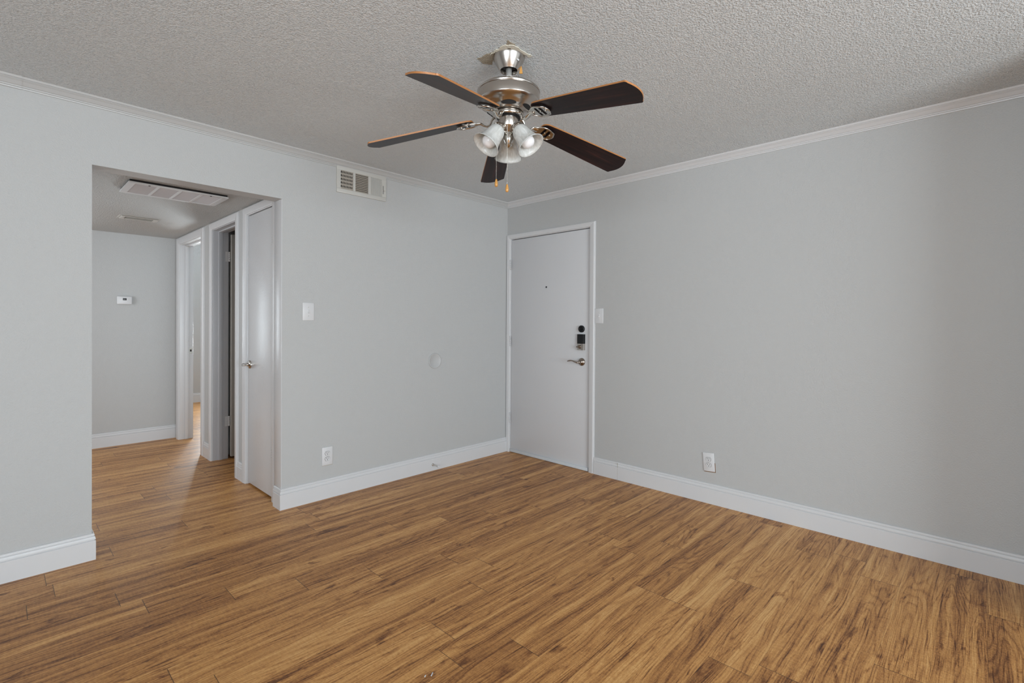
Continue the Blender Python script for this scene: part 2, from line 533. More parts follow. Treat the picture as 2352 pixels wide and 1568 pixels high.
for dd in (D1, D2, D3): b.box(XH, dd[0] - J, dd[2] + J, XH + .12, dd[1] + J, H + .30)
struct(b.build('wall_hall_right', 'wall'), 'hallway side wall holding three white door frames', 'wall')
# rooms behind those doors
b = MB(); b.box(XH + .12, .87, 0, -.5, .93, H + .30); b.box(XH + .12, 1.76, 0, 1.6, 1.84, H + .30); b.box(-.6, WT, 0, -.5, 1.8, H + .30)
struct(b.build('wall_closet', 'wall'), 'partition walls of the closets off the hallway', 'wall')
wall_with_window('wall_bedroom_far', True, 5.385, XH + .1, 1.6, -1.06, .26, .4, 1.9, H + .30, 'far bedroom wall seen through the last doorway', -1)
struct(MB().box(1.5, 1.8, 0, 1.6, 5.5, H + .30).build('wall_bedroom_right', 'wall'), 'bedroom side wall', 'wall')

# torn paint flakes around the fan canopy belong to the ceiling
FAN = Vector((-1.8839, -1.862, H))
def ragged(pts, jit, n=4):
    out = []
    for i, p in enumerate(pts):
        q = pts[(i + 1) % len(pts)]
        for k in range(n):
            t = k / n
            jx = random.uniform(-jit, jit) if k else 0
            jy = random.uniform(-jit, jit) if k else 0
            out.append((p[0] + (q[0] - p[0]) * t + jx, p[1] + (q[1] - p[1]) * t + jy))
    return out
random.seed(11)
b = MB()
b.prism(ragged([(-.086, .112), (-.083, .06), (-.072, .02), (-.05, .03), (-.03, .06), (-.006, .098), (-.035, .118)], .006), -.0014, 0.0005)
b.prism(ragged([(-.095, -.086), (-.078, -.052), (-.06, .0), (-.045, -.03), (-.04, -.07), (-.055, -.088)], .007), -.0014, .0005)
b.build('torn_patch', 'torn', parent=ceil, loc=FAN)
b = MB()
b.prism(ragged([(-.08, .012), (-.083, -.05), (-.06, -.078), (-.02, -.082), (.022, -.08), (.058, -.083), (.062, -.068), (.03, -.066), (-.02, -.066), (-.055, -.05), (-.066, .0), (-.07, .045)], .005), -.004, -.0014)
b.build('peeling_flake', 'cream', parent=ceil, loc=FAN)
random.seed(7)

# ------------------------------------------------------------------ baseboards, crown, seams
BASE = [(0, 0), (.015, 0), (.015, .098), (.0135, .1005), (.0095, .1015), (.0095, .1040), (.0145, .1065), (.0140, .112), (.0115, .121), (.0075, .1225), (.0075, .1255), (.0105, .1275), (.0095, .133), (.006, .137), (0, .137)]
xyz = lambda x, y, h: (x, y, h)
def baseboard(name, path, left, label, mat='trim'):
    return struct(MB().sweep(path, BASE, xyz, 0, left).build(name, mat), label, 'baseboard')
baseboard('baseboard_left', [(-.003, 0), (OX1, 0), (OX1, .108)], True, 'white baseboard between the hallway opening and entry door')
baseboard('baseboard_far_left', [(OX0, WT), (OX0, 0), (XW, 0)], True, 'white baseboard left of the hallway opening')
bb = baseboard('baseboard_right', [(XP, YS), (XP, YP), (0, YP), (0, DY0 - .058)], True, 'long white baseboard under the right wall')
MB().box(-.0153, -1.259, .002, -.010, -1.2575, .134).build('joint_line', 'blade_vent', parent=bb)
baseboard('baseboard_hall_back', [(XH - .001, YB), (-2.95, YB)], False if False else True, 'white baseboard along the hallway back wall')
b = MB()
b.sweep([(XH, .935), (XH, .80)], BASE, xyz, 0, False)
b.sweep([(XH, 1.845), (XH, 1.655)], BASE, xyz, 0, False)
struct(b.build('baseboard_hall_right', 'gloss_trim'), 'short white baseboard pieces between hallway door frames', 'baseboard')
baseboard('baseboard_bedroom', [(1.5, 5.385), (XH + .12, 5.385)], True, 'white baseboard on the far bedroom wall')

CROWN = [(0, -.047), (.006, -.047), (.0075, -.0415), (.0065, -.0395), (.011, -.0385), (.0125, -.0345), (.0115, -.0330), (.016, -.031), (.030, -.018), (.0405, -.0115), (.040, -.0095), (.045, -.0085), (.050, 0), (0, 0)]
crown = lambda x, y, h: (x, y, H + h)
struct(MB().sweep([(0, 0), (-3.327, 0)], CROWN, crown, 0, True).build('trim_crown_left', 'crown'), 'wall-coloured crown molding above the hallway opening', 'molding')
CROWN2 = [(o + .0025 if o else 0, h * 1.03 if h else 0) for (o, h) in CROWN]
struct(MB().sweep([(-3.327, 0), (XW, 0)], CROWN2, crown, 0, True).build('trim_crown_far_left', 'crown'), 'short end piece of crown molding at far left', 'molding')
struct(MB().sweep([(XP, YS), (XP, YP), (0, YP), (0, 0)], CROWN, crown, 0, True).build('trim_crown_right', 'trim'), 'white crown molding above the entry door wall', 'molding')

# ------------------------------------------------------------------ doors
CAS = [(0, 0), (0, .009), (.004, .012), (.010, .013), (.030, .0155), (.046, .0165), (.050, .0165), (.054, .011), (.058, .010), (.060, 0)]
def casing(parent, w0, w1, h, wl, wr, wt, mat, rev=.005):
    """U shaped mitred casing in the local frame (x right, -y out, z up)"""
    k = 0.060
    top = [(o * wt / k, n) for (o, n) in CAS]
    b = MB()
    fn = lambda x, z, n: (x, -n, z)
    # separate side widths are reached by scaling each run
    def leg(x, sgn, wdt):
        sc = wdt / k
        V = len(b.v)
        for (zz, mit) in ((0.0, 0), (h + rev, 1)):
            for (o, n) in CAS:
                b.v.append(Vector((x + sgn * (rev + o * sc), -n, zz + (o * wt / k if mit else 0))))
        q = len(CAS)
        for j in range(q):
            j2 = (j + 1) % q
            b.face((V + j, V + j2, V + q + j2, V + q + j))
        b.face([V + j for j in range(q)])
        b.face([V + q + j for j in range(q)][::-1])
    leg(w0, -1, wl); leg(w1, 1, wr)
    V = len(b.v); q = len(CAS)
    for (x, sgn, wdt) in ((w0, -1, wl), (w1, 1, wr)):
        for (o, n) in CAS:
            b.v.append(Vector((x + sgn * (rev + o * wdt / k), -n, h + rev + o * wt / k)))
    for j in range(q):
        j2 = (j + 1) % q
        b.face((V + j, V + j2, V + q + j2, V + q + j))
    b.face([V + j for j in range(q)]); b.face([V + q + j for j in range(q)][::-1])
    return b.build('casing', mat, parent=parent)

def jamb(parent, w0, w1, h, thick, mat, stop_y, y0=0.0):
    b = MB()
    b.box(w0 - .018, y0, 0, w0, thick, h + .018, bev=.0015); b.box(w1, y0, 0, w1 + .018, thick, h + .018, bev=.0015); b.box(w0, y0, h, w1, thick, h + .018)
    if stop_y is not None:
        s0, s1 = stop_y
        b.box(w0, s0, 0, w0 + .011, s1, h, bev=.002); b.box(w1 - .011, s0, 0, w1, s1, h, bev=.002); b.box(w0 + .011, s0, h - .011, w1 - .011, s1, h, bev=.002)
    return b.build('jamb', mat, parent=parent)

def hinge(parent, x, y, z, mat, hh=.09, leaf_w=.028, rad=.006, direction=(1, 0)):
    """painted butt hinge with a five part knuckle"""
    b = MB()
    for k in range(5):
        b.lathe([(rad, z - hh / 2 + hh * k / 5 + .0008), (rad, z - hh / 2 + hh * (k + 1) / 5 - .0008)], 12, 0, Matrix.Translation((x, y, 0)), True, True)
    b.lathe([(.0028, z - hh / 2 - .004), (.0028, z + hh / 2 + .004)], 8, 0, Matrix.Translation((x, y, 0)), True, True)
    dx, dy = direction
    if dx: b.box(x, y + .001, z - hh / 2, x + dx * leaf_w, y + .004, z + hh / 2)
    else: b.box(x - .0015, y, z - hh / 2, x + .0015, y + dy * leaf_w, z + hh / 2)
    return b.build('hinge', mat, parent=parent)

struct(MB().box(OX1 - .003, .0015, .137, OX1 + .002, WT - .001, OZ - .0005, bev=.001).build('trim_opening', 'gloss_trim'), 'white painted side of the hallway opening', 'trim')

# --- entry door (local x runs right as seen from the room, -y into the room)
RW = -PI / 2
yc = (DY0 + DY1) / 2
door1 = thing('door_1', 'plain white flush entry door with black keypad lock beside the room corner', 'door', (0, yc, 0), RW, None, 'structure')
hw = (DY1 - DY0) / 2
casing(door1, -hw, hw, DZ, .0405, .053, .042, 'trim')
jamb(door1, -hw, hw, DZ, .15, 'trim', (.055, .10), .0)
lf = MB().box(-hw + .004, .006, .030, hw - .0055, .050, DZ - .006, bev=.002).build('leaf', 'door', parent=door1)
b = MB()
b.box(-hw + .006, -.004, .003, hw - .007, .010, .030, bev=.002)
b.box(-hw + .006, -.006, .026, hw - .007, .008, .031, bev=.001)
b.build('door_sweep', 'scuff', parent=door1)['label'] = 'scuffed white sweep strip along the door bottom'
for z in (1.805, 1.071, .333): hinge(door1, -hw + .001, -.006, z, 'trim', leaf_w=.007)
lx = lambda y: -(y - yc)     # world y -> local x of the door
# peephole
pb = MB().lathe([(.0075, 0), (.0075, .003), (.005, .004)], 16, 0, Matrix.Translation((lx(-.491), .006, 1.570)) @ Matrix.Rotation(PI / 2, 4, 'X'), False, True)
pb.build('peephole', 'black', parent=lf)
# round black deadbolt cover
T = Matrix.Translation((lx(-.887), .006, 1.197)) @ Matrix.Rotation(PI / 2, 4, 'X')
db = MB().lathe([(.030, 0), (.030, .010), (.027, .016), (.022, .018), (.020, .014), (.0001, .014)], 36, 0, T)
db.box(lx(-.887) - .013, -.020, 1.193, lx(-.887) + .013, -.007, 1.201, bev=.003)
db.build('deadbolt_cover', 'black', parent=lf)
# keypad interior unit: curved front, black above, nickel below, turn piece
def curved_plate(x0, x1, z0, z1, depth, bulge, back=.006):
    b = MB(); n = 12; out = []
    for k in range(n + 1):
        t = k / n; x = x0 + (x1 - x0) * t
        out.append((x, back - depth - bulge * (1 - (2 * t - 1) ** 2)))
    out += [(x1, back), (x0, back)]
    b.prism(out, z0, z1)
    return b
kx0, kx1 = lx(-.887) - .036, lx(-.887) + .036
kp = curved_plate(kx0, kx1, 1.072, 1.152, .018, .008).build('keypad_cover', 'black', parent=lf)
kl = curved_plate(kx0, kx1, 1.018, 1.072, .018, .008).build('lock_base', 'nickel', parent=lf)
T = Matrix.Translation((lx(-.887) - .004, -.018, 1.046)) @ Matrix.Rotation(PI / 2, 4, 'X')
tb = MB().lathe([(.016, 0), (.016, .006), (.013, .008), (.0001, .008)], 28, 0, T)
tb.box(lx(-.887) - .030, -.036, 1.040, lx(-.887) + .008, -.024, 1.050, bev=.003)
tb.build('thumb_turn', 'bronze', parent=lf)
# lever handle
zc = .917; xl = lx(-.890)
T = Matrix.Translation((xl, .006, zc)) @ Matrix.Rotation(PI / 2, 4, 'X')
lv = MB().lathe([(.033, 0), (.033, .005), (.030, .011), (.022, .015), (.0135, .017), (.012, .045), (.009, .050), (.0001, .051)], 36, 0, T)
lv.build('handle_rose', 'steel_lever', parent=lf)
pts = [(xl + .004, -.046, zc), (xl - .015, -.050, zc - .003), (xl - .035, -.050, zc + .001), (xl - .055, -.050, zc + .008), (xl - .075, -.051, zc + .011), (xl - .092, -.054, zc + .008), (xl - .108, -.058, zc + .004)]
MB().tube(pts, [.011, .0095, .0078, .0066, .0066, .0072, .0045], 12, 0, None, .8).build('lever_handle', 'steel_lever', parent=lf)

# --- closet door in the hallway
def hall_door(name, D, label, thickness=.12):
    y0, y1, h = D
    return thing(name, label, 'door', (XH, (y0 + y1) / 2, 0), RW, None, 'structure'), (y1 - y0) / 2, h
t, hw1, h1 = hall_door('door_2', D1, 'narrow glossy white closet door just inside the hallway')
casing(t, -hw1, hw1, h1, .066, .066, .055, 'gloss_trim')
jamb(t, -hw1, hw1, h1, .12, 'gloss_trim', (.05, .085))
clf = MB().box(-hw1 + .003, .006, .014, hw1 - .004, .044, h1 - .006, bev=.0015).build('leaf', 'gloss_trim', parent=t)
for z in (1.82, .325): hinge(t, hw1 - .003, -.004, z, 'gloss_trim', leaf_w=.012, direction=(-1, 0))
kx = -((D1[1] - .045) - (D1[0] + D1[1]) / 2)
T = Matrix.Translation((kx, .006, .917)) @ Matrix.Rotation(PI / 2, 4, 'X')
b = MB().lathe([(.032, 0), (.032, .004), (.029, .009), (.018, .012), (.011, .014), (.010, .03), (.011, .034), (.011, .052), (.009, .056), (.0001, .057)], 32, 0, T)
b.build('handle_rose', 'chrome', parent=clf)
MB().tube([(kx, -.045, .917), (kx + .02, -.050, .916), (kx + .045, -.052, .919), (kx + .07, -.052, .921), (kx + .088, -.05, .918)], [.010, .009, .0075, .0075, .005], 12, 0, None, .8).build('lever_handle', 'chrome', parent=clf)

# --- middle door: leaf swung into the dark closet
t, hw2, h2 = hall_door('door_3', D2, 'middle hallway door frame with its grey door swung inward')
casing(t, -hw2, hw2, h2, .060, .066, .060, 'gloss_trim')
jamb(t, -hw2, hw2, h2, .125, 'jamb_grey', (.042, .078))
# leaf hinged on the far jamb (local -x), opened 90 degrees into the closet
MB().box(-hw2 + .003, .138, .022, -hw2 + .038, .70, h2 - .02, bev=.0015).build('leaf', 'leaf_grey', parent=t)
for z in (1.827, .340):
    b = MB()
    for k in range(5):
        zz = z - .045 + .018 * k
        b.lathe([(.006, zz + .001), (.006, zz + .017)], 12, 0, Matrix.Translation((-hw2 + .006, .131, 0)), True, True)
    b.box(-hw2 - .0005, .098, z - .045, -hw2 + .0022, .128, z + .045)
    b.build('hinge', 'gloss_trim', parent=t)

# --- last doorway, open to the bedroom
t, hw3, h3 = hall_door('door_4', D3, 'last white door frame at the hallway end open to a bedroom')
casing(t, -hw3, hw3, h3, .085, .085, .070, 'gloss_trim')
jamb(t, -hw3, hw3, h3, .12, 'gloss_trim', (.045, .075))
b = MB().box(-hw3 - .0005, .082, .90, -hw3 + .0015, .112, .96); b.box(-hw3 + .001, .090, .92, -hw3 + .0022, .104, .942, 1)
b.build('strike_plate', ['chrome', 'dark'], parent=t)

# ------------------------------------------------------------------ wall fittings
def screw(b, x, y, z, m, rr=.0028):
    b.lathe([(rr, 0), (rr, .0008), (rr * .6, .0014), (.0001, .0015)], 10, m, Matrix.Translation((x, y, z)) @ Matrix.Rotation(PI / 2, 4, 'X'))

def make_switch(label, loc, rotz, wd=.080, ht=.122):
    t = thing('light_switch', label, 'light switch', loc, rotz, 'light switches on the walls')
    b = MB().box(-wd / 2, -.006, -ht / 2, wd / 2, 0, ht / 2, bev=.0022)
    b.build('cover_plate', 'plastic', parent=t)
    b = MB().box(-.0055, -.0075, -.0125, .0055, -.005, .0125, bev=.001)
    b.box(-.0042, -.0165, -.010, .0042, -.006, -.001, bev=.0015)
    b.build('toggle', 'plastic', parent=t)
    for z in (-.03, .03):
        b = MB(); screw(b, 0, -.006, z, 0); b.build('screw', 'vent', parent=t)
    return t
sw = make_switch('white toggle switch plate between hallway opening and room corner', (-1.9425, 0, 1.314), 0)
dup(sw, (0, -1.0672, 1.3065), RW, 'white toggle switch plate touching the entry door frame')

def make_outlet(label, loc, rotz, wd=.078, ht=.128):
    t = thing('wall_outlet', label, 'outlet', loc, rotz, 'wall outlets above the baseboards')
    MB().box(-wd / 2, -.006, -ht / 2, wd / 2, 0, ht / 2, bev=.0022).build('cover_plate', 'plastic', parent=t)
    for z in (.0195, -.0195):
        b = MB()
        n = 28; out = []
        for k in range(n):
            a = 2 * PI * k / n
            out.append((.0172 * math.cos(a), max(-.0135, min(.0135, .0172 * math.sin(a)))))
        b.prism(out, .0055, .0085, 0, None, Matrix.Translation((0, 0, z)) @ Matrix.Rotation(PI / 2, 4, 'X'))
        rim = [(x * 1.09, y * 1.09) for x, y in out]
        b.prism(rim, .0052, .0063, 1, None, Matrix.Translation((0, 0, z)) @ Matrix.Rotation(PI / 2, 4, 'X'))
        b.box(-.0075, -.0088, z + .0000, -.0050, -.0083, z + .0085, 1); b.box(.0050, -.0088, z + .001, .0072, -.0083, z + .0080, 1)
        b.lathe([(.0026, 0), (.0026, .0004), (.0001, .0004)], 12, 1, Matrix.Translation((0, -.0084, z - .0065)) @ Matrix.Rotation(PI / 2, 4, 'X'))
        b.build('receptacle', ['plastic', 'dark'], parent=t)
    b = MB(); screw(b, 0, -.006, 0, 0); b.build('screw', 'vent', parent=t)
    return t
ou = make_outlet('white duplex outlet low on wall right of hallway opening', (-1.804, 0, .297), 0)
o2 = dup(ou, (0, -1.984, .285), RW, 'slightly tilted white duplex outlet low on the entry door wall')
o2.rotation_euler = (0, math.radians(-4.5), RW)
b = MB(); b.box(.0395, -.0008, -.066, .0435, .001, -.004); b.box(-.038, -.0008, -.0695, .0435, .001, -.0645)
b.build('exposed_board_edge', 'brown_edge', parent=o2)
b = MB(); b.box(.0385, -.0008, -.062, .0412, .001, .035); b.box(-.036, -.0008, -.0668, .0412, .001, -.0635)
b.build('exposed_board_edge', 'tan', parent=ou)

# round wall plate bumper
t = thing('wall_cover_disc', 'round wall-coloured cover disc on the wall left of the entry door', 'cover plate', (-.8685, 0, .9205))
MB().lathe([(.064, 0), (.064, .007), (.0615, .0095), (.058, .0095), (.056, .0075), (.0001, .007)], 48, 0, Matrix.Rotation(PI / 2, 4, 'X')).build('disc', wall_paint('disc_paint', (0.48, 0.48, 0.48), 95, .3, .002), parent=t)

# spring door stop on the baseboard
t = thing('door_stop', 'small nickel rod door stop with white tip on the baseboard', 'door stop', (-.893, -.0149, .050))
RX = Matrix.Rotation(PI / 2, 4, 'X')
MB().lathe([(.011, 0), (.011, .003), (.007, .008), (.0045, .010)], 20, 0, RX, True, False).build('base', 'chrome', parent=t)
MB().lathe([(.0042, .008)] + [(.0042 + .0006 * (k % 2), .010 + .0028 * k) for k in range(20)] + [(.0042, .067)], 14, 0, RX, True, True).build('rod', 'chrome', parent=t)
MB().lathe([(.0045, .066), (.0075, .067), (.0078, .077), (.006, .080), (.0001, .0805)], 16, 0, RX).build('tip', 'plastic', parent=t)

# supply air vent under the crown
t = thing('air_vent', 'cream three-section supply air vent high on wall under the crown', 'vent', (-1.5445, 0, 2.2705))
vw, vh = .400, .195
b = MB()
xs = [-vw / 2, -.170, -.074, -.056, .048, .069, .164, vw / 2]
fy0, fy1 = -.010, -.006
b.box(xs[0], fy0, .064, xs[-1], 0, vh / 2, bev=.002); b.box(xs[0], fy0, -vh / 2, xs[-1], 0, -.068, bev=.002)
for i in (0, 2, 4, 6): b.box(xs[i], fy0, -.068, xs[i + 1], 0, .064)
b.box(-.185, -.0104, -.002, -.182, -.0098, .001, 0)
b.build('frame', 'vent', parent=t)
MB().box(xs[1] - .004, -.0004, -.072, xs[6] + .004, -.0001, .068).build('duct_shade', 'dark', parent=t)  # dark sheet in place of the unlit duct behind the louvers
b = MB()
for k in range(8):
    x = xs[1] + .006 + k * (xs[2] - xs[1] - .004) / 8
    b.box(x + .0022, -.0098, -.068, x + .0072, -.0085, .064)
for k in range(6):
    z = -.062 + k * .0255
    b.box(xs[1], -.0062, z - .0055, xs[2], -.0050, z + .0055)
b.build('louver_panel', 'blade_vent', parent=t)['label'] = 'left grid of crossed vent louvers'
b = MB()
for k in range(11):
    z = -.063 + k * .0125
    mt = Matrix.Translation((0, -.0055, z)) @ Matrix.Rotation(math.radians(-35), 4, 'X')
    b.box(xs[3], -.0052, -.0006, xs[4], .0052, .0006, 0, 0, 2, mt)
b.build('louver_panel', 'blade_vent', parent=t)['label'] = 'middle section with horizontal louvers'
b = MB()
for k in range(9):
    x = xs[5] + .002 + k * (xs[6] - xs[5]) / 8.4
    mt = Matrix.Translation((x, -.0055, -.002)) @ Matrix.Rotation(math.radians(38), 4, 'Z')
    b.box(-.0006, -.0060, -.066, .0006, .0060, .066, 0, 0, 2, mt)
b.build('louver_panel', 'vent', parent=t)['label'] = 'right section with upright louvers'
b = MB().box(.171, -.0107, -.045, .1745, -.0098, .018, 1); b.box(.172, -.022, -.020, .186, -.0095, -.015, 0, .001)
b.build('damper_lever', ['vent', 'dark'], parent=t)

# thermostat
t = thing('thermostat', 'small white rectangular thermostat with dark screen on hallway back wall', 'thermostat', (-2.527, YB, 1.447))
MB().box(-.062, -.026, -.041, .058, 0, .041, bev=.008, seg=3).build('body', 'plastic', parent=t)
b = MB().box(-.017, -.0275, .000, .012, -.0255, .021, bev=.001); b.build('screen', 'black', parent=t)
for z in (.016, .005): MB().box(.030, -.0275, z, .038, -.0255, z + .003, bev=.0008).build('button', 'vent', parent=t)
# seven-segment style digits on the screen
b = MB()
for dx in (-.012, -.002):
    for (sx, sz, wx, wz) in ((0, .013, .006, .0012), (0, .0095, .006, .0012), (0, .006, .006, .0012), (.0048, .006, .0012, .008)):
        b.box(dx + sx, -.0279, sz, dx + sx + wx, -.0274, sz + wz)
b.build('display_digits', 'grille', parent=t)

# return air grille in the hall ceiling
t = thing('return_grille', 'large white return air grille set in the hallway ceiling', 'vent', (-2.578, .62, HH))
gx, gy = .275, .172
b = MB()
b.box(-gx, -gy, -.022, gx, -gy + .022, -.012, bev=.002); b.box(-gx, gy - .022, -.022, gx, gy, -.012, bev=.002)
b.box(-gx, -gy + .0215, -.0218, -gx + .035, gy - .0215, -.012); b.box(gx - .035, -gy + .0215, -.0218, gx, gy - .0215, -.012)
for x in (-.12, 0, .12): b.box(x - .007, -gy + .01, -.0215, x + .007, gy - .01, -.013)
b.build('frame', 'plastic', parent=t)
MB().box(-gx + .006, -gy + .006, -.0125, gx - .006, gy - .006, .0).build('gap_shade_box', 'dark', parent=t)  # dark block stands for the shaded gap behind the grille
for x0, x1 in ((-gx + .035, -.127), (-.113, -.007), (.007, .113), (.127, gx - .035)):
    b = MB(); n = 22
    for k in range(n):
        y = -gy + .024 + k * (2 * gy - .048) / n
        mt = Matrix.Translation(((x0 + x1) / 2, y + .006, -.0165)) @ Matrix.Rotation(math.radians(-16), 4, 'X')
        b.box(-(x1 - x0) / 2, -.0078, -.0006, (x1 - x0) / 2, .0078, .0006, 0, 0, 2, mt)
    b.build('louver_panel', 'grille', parent=t)
for x in (-.17, .17):
    MB().lathe([(.006, -.024), (.006, -.021)], 12, 0, Matrix.Translation((x, -gy + .012, 0)), True, True).build('latch', 'dark', parent=t)

# smaller register deeper in the hall
t = thing('ceiling_register', 'small cream ceiling register deeper in the hallway ceiling', 'vent', (-2.576, 1.872, HH))
b = MB(); rx, ry = .138, .085
b.prism([(-rx, -ry), (rx, -ry), (rx, ry), (-rx, ry)], -.003, 0)
b.box(-rx + .012, -ry + .012, -.009, rx - .012, -.045, -.003, bev=.003); b.box(-rx + .012, .045, -.009, rx - .012, ry - .012, -.003, bev=.003)
b.box(-rx + .012, -.046, -.009, -.095, .046, -.003, bev=.003); b.box(.095, -.046, -.009, rx - .012, .046, -.003, bev=.003)
b.build('frame', 'vent', parent=t)
b = MB()
for k in range(5):
    mt = Matrix.Translation((0, -.036 + .018 * k, -.007)) @ Matrix.Rotation(math.radians(30), 4, 'X')
    b.box(-.093, -.009, -.0006, .093, .009, .0006, 0, 0, 2, mt)
b.build('louver_panel', 'vent', parent=t)

# two tiny paper scraps on the floor near the camera
for (x, y, rz, l, lab) in ((-2.374, -1.949, .55, .010, 'smaller left one of two tiny white paper scraps on the floor'), (-2.352, -1.959, .62, .018, 'larger right one of two tiny white paper scraps on the floor')):
    o = MB().box(-l / 2, -.002, .0002, l / 2, .002, .0016, bev=.0005).build('paper_scrap', 'plastic', loc=(x, y, 0), rotz=rz)
    tag(o, lab, 'paper scrap', 'paper scraps on the floor')

# ------------------------------------------------------------------ ceiling fan
fan = thing('ceiling_fan', 'five-blade ceiling fan with dark walnut blades and nickel light kit', 'ceiling fan', FAN)
Z = lambda z: z - H
sharp(MB().lathe([(.0695, 0), (.0695, -.006), (.0665, -.012), (.065, -.018), (.0415, Z(2.341)), (.0395, Z(2.337)), (.0365, Z(2.339)), (.034, Z(2.352)), (.030, Z(2.375))], 48).build('canopy', 'nickel', parent=fan))
MB().lathe([(.030, Z(2.376)), (.034, Z(2.355)), (.030, Z(2.352)), (.0001, Z(2.351))], 32).build('hanger_ball', 'black', parent=fan)
MB().lathe([(.0125, Z(2.355)), (.0125, Z(2.255))], 24, 0, None, True, True).build('downrod', 'rod', parent=fan)
# small screw on the canopy, and a tan wedge of board beside it
sa = math.radians(-92)
MB().lathe([(.0062, 0), (.0062, .002), (.004, .0032), (.0001, .0034)], 12, 0, Matrix.Translation((.056 * math.cos(sa), .056 * math.sin(sa), Z(2.366))) @ Matrix.Rotation(sa, 4, 'Z') @ Matrix.Rotation(math.radians(70), 4, 'Y')).build('paint_chip', 'plastic', parent=fan)['label'] = 'white paint chip on the nickel canopy'
MB().prism([(-.006, -.018), (.009, -.018), (.004, .016), (-.001, .016)], -.002, .002, 0, None, Matrix.Translation((.0435, -.029, Z(2.350))) @ Matrix.Rotation(math.radians(-45), 4, 'Z') @ Matrix.Rotation(PI / 2, 4, 'X')).build('tan_tag', 'knob_wood', parent=fan)
prof = [(.0125, Z(2.268)), (.05, Z(2.268)), (.105, Z(2.262)), (.128, Z(2.253)), (.1355, Z(2.246)), (.1365, Z(2.243))]
sharp(MB().lathe(prof + [(.1350, Z(2.2395)), (.1330, Z(2.2385)), (.1338, Z(2.2365)), (.1345, Z(2.234)), (.1345, Z(2.199)), (.1335, Z(2.196)), (.127, Z(2.189)),
   (.114, Z(2.182)), (.105, Z(2.176)), (.098, Z(2.168)), (.088, Z(2.160)), (.074, Z(2.155)), (.060, Z(2.152)), (.058, Z(2.148)), (.0001, Z(2.148))], 72).build('motor_housing', 'nickel', parent=fan), 40)
# dark cooling slots in the lower bowl
for k in range(6):
    slots = MB()
    a = 2 * PI * k / 6 - 2.36
    n = 13
    vs = []
    for j in range(n):
        aa = a - .36 + .72 * j / (n - 1)
        q = math.sin(PI * j / (n - 1)) ** .5 * .0075
        rm = .0935
        vs.append((aa, rm, q))
    base = len(slots.v)
    for (aa, rm, q) in vs:
        for sgn in (1, -1):
            rr = rm + sgn * q; zz = 2.1642 + sgn * q * .8
            slots.v.append(Vector((rr * math.cos(aa), rr * math.sin(aa), Z(zz - .0012))))
    for j in range(n - 1):
        slots.face((base + 2 * j, base + 2 * j + 1, base + 2 * j + 3, base + 2 * j + 2))
    slots.build('cooling_slot', 'dark', parent=fan)
sharp(MB().lathe([(.058, Z(2.150)), (.066, Z(2.149)), (.067, Z(2.146)), (.067, Z(2.138)), (.065, Z(2.135)), (.05, Z(2.134))], 48).build('flywheel', 'chrome', parent=fan))
MB().lathe([(.052, Z(2.138)), (.052, Z(2.131)), (.030, Z(2.130))], 40).build('mounting_plate', 'black', parent=fan)
sharp(MB().lathe([(.038, Z(2.134)), (.0415, Z(2.133)), (.0415, Z(2.093)), (.0395, Z(2.090)), (.034, Z(2.083)), (.026, Z(2.074)), (.020, Z(2.068))], 48).build('switch_housing', 'nickel', parent=fan))
sharp(MB().lathe([(.020, Z(2.070)), (.021, Z(2.058)), (.024, Z(2.046)), (.021, Z(2.034)), (.015, Z(2.022)), (.016, Z(2.018)), (.012, Z(2.011)), (.005, Z(2.006)), (.0001, Z(2.005))], 32).build('light_fitter', 'chrome', parent=fan))

# blades and their irons
TH0 = math.radians(197.758)
DA = [-.0102, .0037, .0226, -.0155, -.0005]
DR = [-.0047, -.0202, .0218, .0044, -.0014]
PZ, SAG = 2.1455, .1735
def blade_outline():
    up = []
    N = 22
    r0, r1 = .158, .638
    pts = []
    # half width along the radius: rounded root, gentle flare to the tip
    def hwid(t): return .0500 + .0165 * (t ** .8)
    # root corner arc
    for k in range(7):
        a = PI / 2 * k / 6
        pts.append((r0 + .030 - .030 * math.cos(a), hwid(.03) - .030 + .030 * math.sin(a)))
    for k in range(1, N):
        t = k / N
        pts.append((r0 + .030 + (r1 - .022 - r0 - .030) * t, hwid(.03 + .97 * t)))
    for k in range(6):
        a = PI / 2 * k / 5
        pts.append((r1 - .022 + .010 * math.sin(a) + .0, hwid(1) - .010 + .010 * math.cos(a)))
    tip = []
    for k in range(1, 8):
        y = (hwid(1) - .010) * (1 - k / 8)
        tip.append((r1 - .012 + .020 * (1 - (y / (hwid(1) - .010)) ** 2), y))
    half = pts + tip
    return half + [(r1 + .008, 0)] + [(x, -y) for (x, y) in half[::-1]]
OUT = blade_outline()
